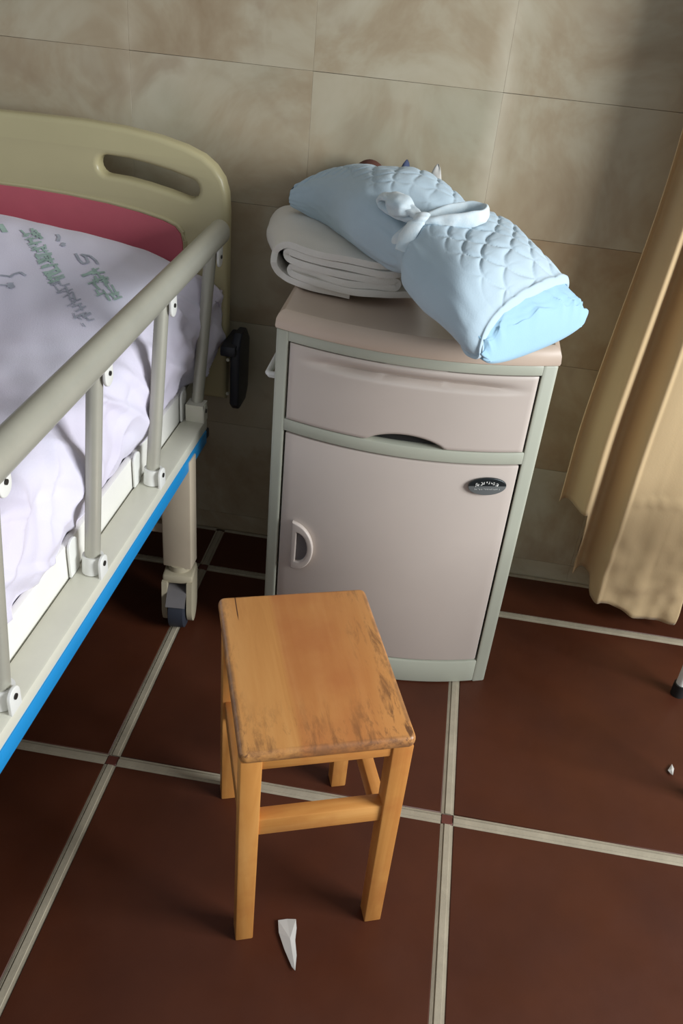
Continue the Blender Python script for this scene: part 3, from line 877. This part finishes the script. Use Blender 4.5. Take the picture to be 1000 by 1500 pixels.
def outer_surf(u, v):
    ph = -PI*.5+2*PI*v     # -90..270
    pe = ph
    t = ph/PI
    es = end_s(ph) if 0 <= t <= 1 else (NS-1.25 if t < 0 else NS-1.25*sm(1.0, 1.22, t))
    s = u*es
    q = surf(s, ph); n_ = nrm(s, ph)
    cx, cy, cz, a, b = sec(s)
    l = slen(s); wc = ph*(a*.75+b*.25)
    # quilting: strong on top, fading on the near plain side and round the tie
    m = sm(.05, .30, t)*(1-sm(.60, .76, t))
    m = max(m, .0)
    m *= 1-.85*math.exp(-((s-3.7)/.75)**2)*sm(.35, .55, t)
    m *= 1-.8*math.exp(-((s-TIE)/.22)**2)
    d = scales(l, wc)
    m *= sm(0, .5, (1-u)*es)
    q += n_*(m*.0052*(1-math.exp(-(d/.0030)))-m*.003)
    # cinch and radiating creases at the tie
    g = math.exp(-((s-TIE)/.33)**2)
    q += n_*(-.013*g+.0026*math.sin(ph*15+2*fn(ph*3, s))*math.exp(-((s-TIE)/.6)**2)*(1-g))
    # soft lumps
    q += n_*(.005*fn(l*10, ph*1.6, 3)+.0012*fn(l*30, ph*5, 8))
    # hem roll
    he = (1-u)*es
    q += n_*(.0050*math.exp(-((he-.13)/.10)**2)-.004*sm(.06, 0, he))
    return q
bun = empty('quilted_bundle', 'pale blue quilted baby wrap bundle tied with a bow on top of the bedside cabinet', 'bundle', (.45, .45, .737))
def pl(o): # parent keeping world coordinates
    o.parent = bun; o.data.transform(Matrix.Translation(-Vector(bun.location))); return o
ow = grid('outer_wrap', 'quilt', 330, 300, outer_surf, wrap=True)
md = ow.modifiers.new('thickness', 'SOLIDIFY'); md.thickness = .005; md.offset = -1
pl(ow)
# cap of the head end
def lin(u, v):
    ph = -PI*.5+2*PI*v; s = 5.6+(NS-5.6)*min(1, u/.8)
    k = sm(.72, 1.0, u)
    q = surf(min(NS, s), ph, .95, .96)
    cx, cy, cz, a, b = sec(min(NS, s))
    up_ = sm(.45, .95, u)
    if u > .8: 
        e = (u-.8)/.2; z0 = cz-.012
        q = q+AX*(.005*math.sin(e*PI/2)); q.z = z0+(q.z-z0)*(1-e)**.6
        rel = (q-Vector((cx, cy, q.z))).dot(WV); q -= WV*rel*.06*e
    n_ = nrm(min(NS, s), ph)*(1-sm(.8, 1.0, u))**.6
    q += n_*(.0120*(1-abs(math.sin(ph*7+1.3*math.sin(s*2+ph*3))))**1.6+.005*fn(ph*6, s*5))*up_*(1 if math.sin(ph) > -.2 else 0)
    # the puffy right-hand part swells
    q += n_*.004*sm(.3, .8, u)
    return q
li = grid('inner_lining', 'lining', 90, 260, lin, wrap=True); pl(li); li['label'] = 'brighter blue gathered lining at the open foot end'
def headcap(u, v):
    ph = -PI*.5+2*PI*v; c = Vector(sec(0)[:3]); q = surf(0, ph)
    return c+(q-c)*(1-u)-AX*.010*math.sin(u*PI/2)
hc = grid('head_corner', 'quilt', 8, 40, headcap, wrap=True); pl(hc)
# tie band around the bundle
def bandf(u, v):
    ph = math.radians(62)+math.radians(175)*u; s = TIE-.05+.22*math.sin(2*(ph-1.2))-.15
    q = surf(s, ph); n_ = nrm(s, ph); a = 2*PI*v
    return q+n_*(-.010+.0045*math.sin(a))+AX*(.011*math.cos(a))
bd = grid('tie_band', 'bow', 60, 16, bandf, wrap=True); pl(bd)
# bow: knot, stubby left loop, long right loop
def anchor(px_, py_, zlift=.0):
    f = 1273.79
    d = Matrix(Rc) @ Vector(((px_-500)/f, 1, -(py_-750)/f)); o = Vector((0.45234, -0.99595, 1.25359))
    best = None
    for i in range(0, 161):
        s = i/20
        for j in range(10, 121):
            ph = PI*j/130; q = surf(s, ph); r = q-o; dist = r.cross(d.normalized()).length
            if best is None or dist < best[0]: best = (dist, q, nrm(s, ph))
    return best[1]+best[2]*zlift
K = anchor(617, 328, .006); Lc = anchor(588, 313, .012); R1 = anchor(650, 316, .012); R2 = anchor(700, 326, .014); R3 = anchor(668, 342, .008)
def blob(name, mat, c, ax, r, crease=.15, fseed=1):
    ax = [Vector(q).normalized() for q in ax]
    def f(u, v):
        a = PI*u; b = 2*PI*v
        d = ax[0]*math.cos(a)*r[0]+ax[1]*math.sin(a)*math.cos(b)*r[1]+ax[2]*math.sin(a)*math.sin(b)*r[2]
        k = 1+crease*fn(d.x*60, d.y*60, d.z*60+fseed)+crease*.4*math.sin(b*5+a*2)*math.sin(a)
        return c+d*k
    return pl(grid(name, mat, 28, 40, f, wrap=True))
img_r = Vector((Rc[0][0], Rc[1][0], Rc[2][0]))
blob('bow_knot', 'bow', K, ((.75, .2, .3), (-.2, .8, .4), (0, -.5, .9)), (.014, .011, .011), .2)
dl = (Lc-K).normalized()
# left loop: folded ribbon tube closed into a stubby loop
def loopf(c0, tip, wdt, up_, h, thk, nm, rb=.011, seedv=0, open_=1):
    ax_ = (tip-c0); Ln = ax_.length; ax_.normalize(); up_ = Vector(up_); up_ = (up_-ax_*up_.dot(ax_)).normalized(); sd = ax_.cross(up_)
    def f(u, v):
        a = 2*PI*u; b = 2*PI*v
        # teardrop path in the plane (ax, up)
        x = Ln*(.5-.5*math.cos(a)); y = h*math.sin(a)*(.35+.65*(.5-.5*math.cos(a)))
        nrm_ = Vector((0, 0, 0))
        t = Vector((0, 0, 0))
        cpos = c0+ax_*x+up_*y
        tang = ax_*(.5*Ln*math.sin(a))+up_*(h*math.cos(a)); 
        if tang.length < 1e-6: tang = up_.copy()
        tang.normalize(); nn = tang.cross(sd).normalized()
        wv = wdt*(.45+.55*sm(0, .5, x/Ln))
        wv *= 1+.15*fn(a*2, seedv)
        return cpos+sd*(wv*math.cos(b))+nn*(thk*math.sin(b)*(1+.5*fn(a*3, b, seedv)))
    vs = 64
    return pl(grid(nm, 'bow', vs, 18, f, wrap=True))
VU = Vector((-.15, -.55, .83))
loopf(K, Lc+(Lc-K)*.75, .0155, (0, -.2, 1), .013, .006, 'bow_loop', seedv=2)
blob('bow_fold', 'bow', Lc+Vector((0, 0, .004)), ((Lc-K), (.4, .7, .3), VU), (.033, .024, .017), .15, 5)
side_up = (anchor(655, 308, .01)-anchor(655, 340, .01)).normalized()
loopf(K, R2+(R2-K)*.10, .012, side_up, .027, .0050, 'bow_loop', seedv=7)
# small tail tucked under the knot
T1 = anchor(596, 350, .003); T2 = anchor(578, 374, .002)
bm = bmesh.new(); add_tube(bm, [K, K.lerp(T1, .5)+Vector((0, 0, .005)), T1, T2], [.009, .013, .014, .010], [.004]*4, 14, up=tuple(VU))
pl(link('bow_tail', tomesh(bm, 'bow_tail'), 'bow'))

# ------------------------------------------------------------------ things peeking out behind the bundle
def lathe(name, mat, prof, c, n=32, parent=None):
    bm = bmesh.new(); rings = [[bm.verts.new((c[0]+r*math.cos(2*PI*k/n), c[1]+r*math.sin(2*PI*k/n), z)) for k in range(n)] for r, z in prof]
    for a, b in zip(rings, rings[1:]):
        for k in range(n): bm.faces.new((a[k], a[(k+1) % n], b[(k+1) % n], b[k]))
    bm.faces.new(rings[0][::-1]); bm.faces.new(rings[-1])
    return link(name, tomesh(bm, name), mat, parent)
bz = .737
def headf(u, v):
    a = PI*u; b = 2*PI*v
    r_ = 1+.03*math.sin(b*9)*math.sin(a)
    return Vector((.288+.037*math.sin(a)*math.cos(b)*r_, .708+.028*math.sin(a)*math.sin(b)*r_, (.866+.050*math.cos(a))))
cp = grid('baby_head', 'brown', 26, 40, headf, wrap=True)  # dark-haired crown of the swaddled baby's head, shaped like a ribbed cap
tag(cp, 'dark reddish-brown crown of a baby head peeking out behind the blue quilted bundle', 'cap')
def peak(name, mat, cx, cy, top, wd, lab, sd):
    def f(u, v):
        z = bz+.0005+(top-bz)*u; wv = wd*(1-u)**.62+.0015; b = 2*PI*v; lean = .006*u*fn(u*3, sd)
        k = 1+.25*math.sin(b*3+sd)*(1-u)*.6
        return Vector((cx+lean+wv*math.cos(b)*k, cy+min(.018, wv*.5)*math.sin(b)*k+.004*fn(u*9, v*5, sd), z))
    o_ = grid(name, mat, 30, 36, f, wrap=True)
    bm = bmesh.new(); bm.from_mesh(o_.data); bmesh.ops.holes_fill(bm, edges=bm.edges); bm.to_mesh(o_.data); bm.free()
    return tag(o_, lab, 'cloth')
peak('crumpled_cloth', 'navy', .354, .712, .922, .032, 'dark navy cloth tip sticking up behind the blue quilted bundle', 2.1)
peak('crumpled_cloth', 'paper', .410, .716, .920, .034, 'white cloth tip sticking up behind the right of the bundle', 5.4)

# ------------------------------------------------------------------ curtain
def fold_y(x):
    y = .640+.026*math.cos((x-.862)*2*PI/.072)*(1-sm(.885, .91, x))
    y -= .040*sm(.880, .905, x)*(1-sm(1.085, 1.10, x))
    y += .010*math.sin((x-.9)*11)*sm(.9, .95, x)
    return y
def hem(x):
    z = .275-.166*sm(.832, .840, x)-.040*sm(.878, .886, x)-.042*sm(.90, 1.02, x)
    z += .075*sm(1.085, 1.10, x)
    return z
def curt(u, v):
    x = .775+.68*v; zh = hem(x); z = zh+(2.15-zh)*u
    sp = 1+.0*z
    y = fold_y(x)+.012*sm(.835, .78, x)
    q = Vector((x+.012*fn(z*1.6, 4)*(1-sm(.9, 1.2, x))+.05*sm(.25, 1.2, z)*(1-v)*1.0*0+.045*sm(.4, 1.0, z)*max(0, 1-(x-.775)/.25), y, z))
    k = sm(.32, .10, z)
    q.y += (.010*fn(x*16, z*16, 2)+.006*fn(x*34, z*30, 5))*k+.0025*fn(x*25, z*4, 7)
    q.y += -.0045*math.exp(-((z-.335-.02*fn(x*9, 1))/.006)**2)*sm(.9, .93, x)
    q.y = min(q.y, .715)
    return q
cu = grid('curtain', 'curtain', 180, 300, curt)
md = cu.modifiers.new('thickness', 'SOLIDIFY'); md.thickness = .0015
tag(cu, 'ochre-yellow cloth curtain hanging by the wall right of the cabinet', 'curtain')
tube('curtain_rod', 'white', [(.70, .66, 2.16), (1.60, .66, 2.16)], .012, parent=cu)
for x in (.74, 1.56): tube('rod_bracket', 'white', [(x, .66, 2.16), (x, YW, 2.16)], .007, parent=cu)

# ------------------------------------------------------------------ small litter and the leg at the right edge
def scrap(name, pts, lab, fold=.004):
    bm = bmesh.new(); top = []; bot = []
    for i, (x, y) in enumerate(pts):
        z = .0022+fold*abs(fn(x*40, y*40, i*.7))
        top.append(bm.verts.new((x, y, z+.0012))); bot.append(bm.verts.new((x, y, z)))
    n = len(pts)
    ct = bm.verts.new((sum(q[0] for q in pts)/n, sum(q[1] for q in pts)/n, .0035+fold)); cb = bm.verts.new((ct.co.x, ct.co.y, .0015+fold))
    for i in range(n):
        j = (i+1) % n
        bm.faces.new((top[i], top[j], ct)); bm.faces.new((bot[j], bot[i], cb)); bm.faces.new((top[i], bot[i], bot[j], top[j]))
    return tag(link(name, tomesh(bm, name, False), 'paper'), lab, 'paper')
def fl(px_, py_):
    d = Matrix(Rc) @ Vector(((px_-500)/1273.79, 1, -(py_-750)/1273.79)); o = Vector((0.45234, -0.99595, 1.25359))
    q = o+d*(-o.z/d.z); return (q.x, q.y)
scrap('paper_scrap', [fl(*q) for q in ((407, 1350), (420, 1348), (433, 1349), (434, 1362), (432, 1380), (434, 1402), (432, 1424), (427, 1418), (416, 1392), (408, 1368))],
      'long pointed scrap of white paper on the floor in front of the stool')
scrap('paper_scrap', [fl(*q) for q in ((977, 1130), (983, 1121), (986, 1128), (984, 1138), (980, 1134))],
      'tiny white paper scrap on the floor near the right edge', .003)
ch = empty('metal_chair', 'white tubular metal chair at the right edge with a black rubber foot', 'chair', (1.240, .434, 0), 0)
for (x, y) in ((-.175, -.02), (.175, -.02), (-.175, -.30), (.175, -.30)):
    lg = tube('leg', 'white', [(x, y, .02), (x, y, .44)], .011, parent=ch)
    tube('rubber_foot', 'black', [(x, y, 0), (x, y, .03)], .0145, parent=lg)
superbox('seat', 'white', .20, .14, .44, .462, .006, .03, ch).location = (0, -.16, 0)
